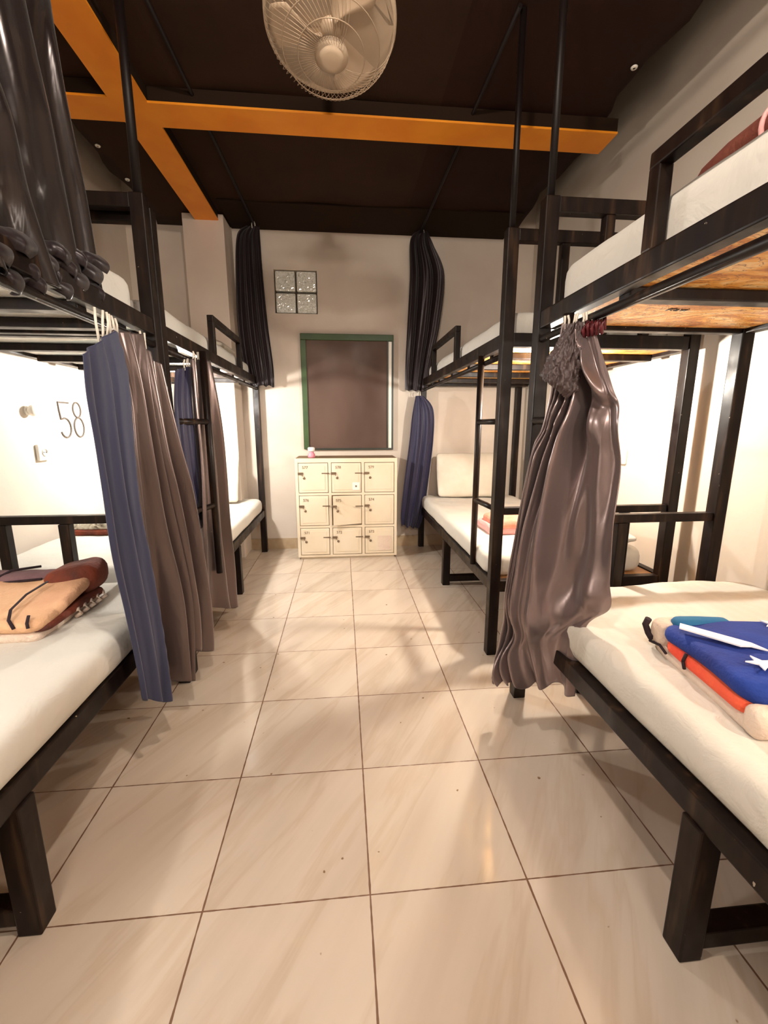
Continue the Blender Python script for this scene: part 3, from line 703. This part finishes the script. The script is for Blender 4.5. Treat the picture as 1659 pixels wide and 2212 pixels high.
# blue star blanket, near right
bl = empty('blanket', (1.10, .90, .52), 'folded royal blue blanket with white stars, red layer below, on near right bed', 'blanket')
mb = soft_box(.875, .735, .513, 1.42, 1.10, .553, .03, (26, 20, 4), .004, 8, 3, rv=.018); mb.build('bottom_fold', 'cream', bl)
mb = soft_box(.868, .760, .545, 1.42, 1.045, .583, .03, (26, 20, 4), .004, 8, 5, rv=.018); mb.mi = 1
mb.tube([(.862, .945, .566), (.869, .947, .585)], .004, 6); mb.tube([(.862, .945, .566), (.868, .945, .545)], .004, 6); mb.build('middle_fold', ['red', 'blackfleece'], bl)
def bsag(x, y, c): return .022 * max(0, 1 - abs(x - .9) / .12) * -.6 + .012 * math.sin((y - .7) * 9)
mb = soft_box(.866, .745, .578, 1.42, 1.07, .628, .05, (30, 26, 5), .005, 6, 7, rv=.024, sag=bsag)
mb.build('top_fold', 'blue', bl)
top = .6335
for a_ in ((.940, .815, .032, .4), (1.12, 1.01, .030, 1.0)):
    mb = MB(); mb.poly(plate_star(a_[0], a_[1], top + .004, a_[2], a_[3]), .003, (0, 0, 1)); mb.build('white_star', 'whitefleece', bl)
mb = MB(); mb.poly([(.885, 1.01, top), (.98, .90, top + .006), (.992, .868, top + .006), (.968, .885, top + .006), (.945, .885, top + .006), (.868, .985, top)], .004, (0, 0, 1))
mb.build('white_streak', 'whitefleece', bl)
mb = soft_box(.868, 1.045, .530, 1.06, 1.125, .612, .03, (10, 8, 5), .004, 9, 2, rv=.03); mb.build('end_fold', 'cream', bl)
mb = soft_box(.90, 1.035, .560, 1.05, 1.085, .630, .02, (10, 8, 5), .003, 9, 2, rv=.02); mb.build('teal_corner', 'teal', bl)
mb = MB(); mb.tube([(.866, 1.115, .600), (.862, 1.120, .580), (.866, 1.108, .560), (.866, 1.09, .553)], .009, 8); mb.tube([(.868, 1.10, .540), (.872, 1.06, .548), (.866, 1.02, .545)], .004, 6); mb.build('dark_edging', 'blackfleece', bl)
mb = soft_box(.866, .715, .518, .99, .765, .585, .02, (10, 8, 5), .003, 9, 2, rv=.022); mb.build('rolled_corner', 'cream', bl)

bl.location += Vector((-.037, -.073, -.008)); bl.rotation_euler.z = math.radians(-8.3)
# orange blanket, near left
ob = empty('blanket', (-1.12, 1.40, .51), 'folded peach-orange blanket with brown and plum folds on near left bed', 'blanket')
mb = soft_box(-1.42, 1.255, .503, -.900, 1.60, .535, .03, (26, 20, 4), .005, 8, 13, rv=.015); mb.build('bottom_fold', 'cream', ob)
mb = soft_box(-1.42, 1.27, .530, -.880, 1.60, .556, .03, (26, 20, 4), .004, 8, 15, rv=.012); mb.build('middle_fold', 'brownfleece', ob)
def osag(x, y, c): return .030 * max(0, (y - 1.30) / .3) + .012 * math.sin(x * 11 + y * 7)
mb = soft_box(-1.42, 1.245, .548, -.885, 1.55, .592, .05, (30, 26, 5), .006, 6, 17, rv=.021, sag=osag); mb.build('top_fold', 'peach', ob)
mb = soft_box(-1.05, 1.49, .525, -.870, 1.655, .640, .06, (16, 14, 6), .006, 7, 19, rv=.05, sag=lambda x, y, c: .03 * max(0, (x + 1.02) / .15)); mb.build('brown_roll', 'brownfleece', ob)
mb = soft_box(-1.34, 1.53, .540, -1.02, 1.64, .622, .05, (20, 10, 6), .005, 8, 21, rv=.038); mb.mi = 1
mb.tube([(-1.345, 1.53, .600), (-1.30, 1.526, .612), (-1.22, 1.525, .606), (-1.18, 1.53, .600), (-1.05, 1.53, .61)], .0045, 6)
mb.tube([(-1.21, 1.53, .610), (-1.18, 1.58, .628), (-1.12, 1.64, .622)], .0045, 6)
mb.build('plum_roll', ['plumfleece', 'blackfleece'], ob)
mb = MB()
mb.tube([(-.985, 1.46, .625), (-1.00, 1.38, .612), (-.985, 1.29, .600), (-.965, 1.25, .585), (-.95, 1.243, .56)], .0045, 6, flat=.6)
mb.tube([(-.918, 1.262, .592), (-.915, 1.246, .575), (-.912, 1.243, .560)], .0045, 6, flat=.6)
mb.tube([(-1.10, 1.30, .597), (-1.04, 1.262, .585), (-1.01, 1.243, .565)], .004, 6, flat=.6)
mb.build('stitched_lines', 'blackfleece', ob)
mb = MB()
for k in range(5):
    y = 1.42 + k * .038; mb.tube([(-.905, y, .532), (-.878, y + .004, .540), (-.874, y + .006, .524), (-.89, y + .004, .512)], .007, 6)
mb.build('piped_edge', 'cream', ob)

# patterned blanket at the wall, far left lower bed
pb = empty('blanket', (-1.2, 2.68, .505), 'folded patterned grey-beige blanket by the wall on far left lower bed', 'blanket')
soft_box(-1.62, 2.58, .500, -.93, 2.86, .535, .03, (26, 14, 4), .003, 8, 23, rv=.015).build('lower_fold', 'brownfleece', pb)
soft_box(-1.60, 2.60, .530, -.90, 2.88, .575, .03, (26, 14, 4), .005, 8, 24, rv=.02).build('upper_fold', 'patterned', pb)
cl = empty('folded_cloth', (1.0, 2.5, .50), 'small folded coral cloth on the far right lower mattress', 'cloth')
soft_box(.84, 2.36, .500, 1.10, 2.62, .56, .03, (16, 16, 4), .006, 9, 31, rv=.025).build('lower_fold', 'pinkcloth', cl)
soft_box(.86, 2.34, .545, 1.08, 2.58, .60, .03, (16, 16, 4), .006, 9, 32, rv=.025).build('upper_fold', 'coral', cl)
pk = soft_box(.90, 2.52, 1.63, 1.12, 2.72, 1.71, .03, (16, 16, 5), .012, 9, 33, rv=.04); tag(pk.build('folded_cloth', 'pinkcloth'), 'small crumpled pink cloth on the far right upper mattress', 'cloth')
rb = empty('blanket', (.87, .85, 1.66), 'rolled maroon-brown blanket on the near right upper bunk', 'blanket')
mb = MB(); mb.tube([(.865, 1.095, 1.688), (.865, 1.085, 1.692), (.865, 1.06, 1.697), (.868, 1.00, 1.703), (.872, .85, 1.708), (.875, .60, 1.708)], [.010, .022, .032, .040, .046, .046], 20); mb.build('roll', 'maroonfleece', rb)
mb = MB(); mb.tube([(.871 + .046 * math.cos(a), .90, 1.706 + .046 * math.sin(a)) for a in [PI * .4 + k * PI * .9 / 10 for k in range(11)]], .005, 6); mb.build('edge_binding', 'pinkcloth', rb)

# ================================================================== SMALL WALL THINGS
sg = empty('wall_number', (XL, 2.86, 1.17), 'large thin-line number 58 painted on the left wall', 'number')
def stroke(pts, nm='digit'):
    mb = MB(); mb.tube([(XL + .0035, y, z) for y, z in pts], .0050, 8, flat=1.0); return mb.build(nm, 'digit_paint', sg)
five = [(2.905, 1.268), (2.800, 1.268), (2.812, 1.180)]
five += [(2.812 + .0 + .055 * (1 - math.cos(a)) * .9, 1.180 + .018 * math.sin(a * 2)) for a in (.5, .9)]
arc = [(2.850 + .052 * math.cos(a), 1.118 + .058 * math.sin(a)) for a in [2.0 - k * (2.0 + 2.7) / 14 for k in range(15)]]
stroke([(2.905, 1.268), (2.802, 1.268), (2.806, 1.22), (2.814, 1.168)] + arc)
e1 = [(2.985 + .040 * math.cos(2 * PI * k / 24), 1.228 + .046 * math.sin(2 * PI * k / 24)) for k in range(24)]
e2 = [(2.988 + .050 * math.cos(2 * PI * k / 24), 1.120 + .060 * math.sin(2 * PI * k / 24)) for k in range(24)]
mb = MB()
for e in (e1, e2): mb.tube([(XL + .0035, y, z) for y, z in e], .0050, 8, closed=True)
mb.build('digit', 'digit_paint', sg)
def socket(x, s, y, z, label):
    t = empty('wall_socket', (x, y, z), label, 'socket', None)
    mb = MB(); mb.box(min(x, x + .020 * s), y - .045, z - .045, max(x, x + .020 * s), y + .045, z + .045, .008); mb.build('plate', 'socket', t)
    mt = Matrix.Translation((x + .020 * s, y, z)) @ Matrix.Rotation(PI / 2 * s, 4, 'Y')
    mb = MB(); mb.lathe([(.022, -.001), (.022, .005), (.018, .005), (.018, .001), (0, .001)], 20, mt); mb.build('socket_ring', 'socket', t)
    mb = MB()
    for d in (-.009, .009): mb.tube([(x + .0205 * s, y + d, z), (x + .0235 * s, y + d, z)], .003, 8)
    mb.build('pin_hole', 'ink', t)
socket(XL, 1, 2.60, .985, 'white wall socket below the 58 on the left wall')
socket(XR, -1, 2.47, .95, 'white wall socket on the right wall behind the satin curtain')
t = empty('wall_fitting', (XL, 2.54, 1.21), 'small round white knob on the left wall, left of the number 58', 'fitting')
mt = Matrix.Translation((XL, 2.54, 1.21)) @ Matrix.Rotation(PI / 2, 4, 'Y')
MB().lathe([(0, 0), (.024, 0), (.024, .008), (.014, .012), (0, .012)], 24, mt).build('base', 'socket', t)
MB().lathe([(0, .012), (.020, .014), (.030, .026), (.028, .040), (.016, .050), (0, .052)], 24, mt).build('knob_cap', 'socket', t)
for x, y, lab in ((-1.00, 3.00, 'bulb under the far left upper bunk'), (1.03, 2.15, 'bulb under the far right upper bunk'), (-1.15, .30, 'bulb under the near left upper bunk'), (1.15, .10, 'bulb under the near right upper bunk')):
    t = empty('light_bulb', (x, y, 1.47), lab, 'light bulb', 'bulbs lighting the lower bunks')
    mt = Matrix.Translation((x, y, 1.486)) @ Matrix.Rotation(PI, 4, 'X')
    MB().lathe([(0, 0), (.026, 0), (.026, .02), (.018, .03), (0, .03)], 20, mt).build('bulb_holder', 'socket', t)
    MB().lathe([(0, .03), (.014, .032), (.024, .048), (.022, .062), (.012, .072), (0, .074)], 20, mt).build('globe', 'bulb', t)
t = empty('ceiling_light', (.03, .55, 2.65), 'tube light on the ceiling above the aisle', 'ceiling light')
MB().box(-.02, .25, 2.650, .08, .85, 2.700, .006).build('housing', 'socket', t)
MB().tube([(.03, .28, 2.628), (.03, .82, 2.628)], .014, 12).build('tube', 'tube', t)
t = empty('wall_light', (.10, YF, 2.1), 'long tube light on the wall behind the camera', 'wall light')
MB().box(-.38, YF + .001, 2.02, .58, YF + .05, 2.08, .006).build('housing', 'socket', t)
MB().tube([(-.35, YF + .07, 2.05), (.55, YF + .07, 2.05)], .014, 12).build('tube', 'tube', t)
for x, y, lab in ((-1.365, 3.33, 'small metal eyelet at the left edge of the dark ceiling, farther one'), (-1.365, 2.98, 'small metal eyelet at the left edge of the dark ceiling, nearer one'), (1.33, 2.17, 'small metal eyelet at the right edge of the dark ceiling')):
    mb = MB(); mb.lathe([(.005, 0), (.013, 0), (.015, .005), (.011, .009), (.005, .006), (.005, 0)], 18, Matrix.Translation((x, y, ZC - .016)))
    tag(mb.build('ceiling_eyelet', 'socket'), lab, 'eyelet', 'ceiling eyelets')
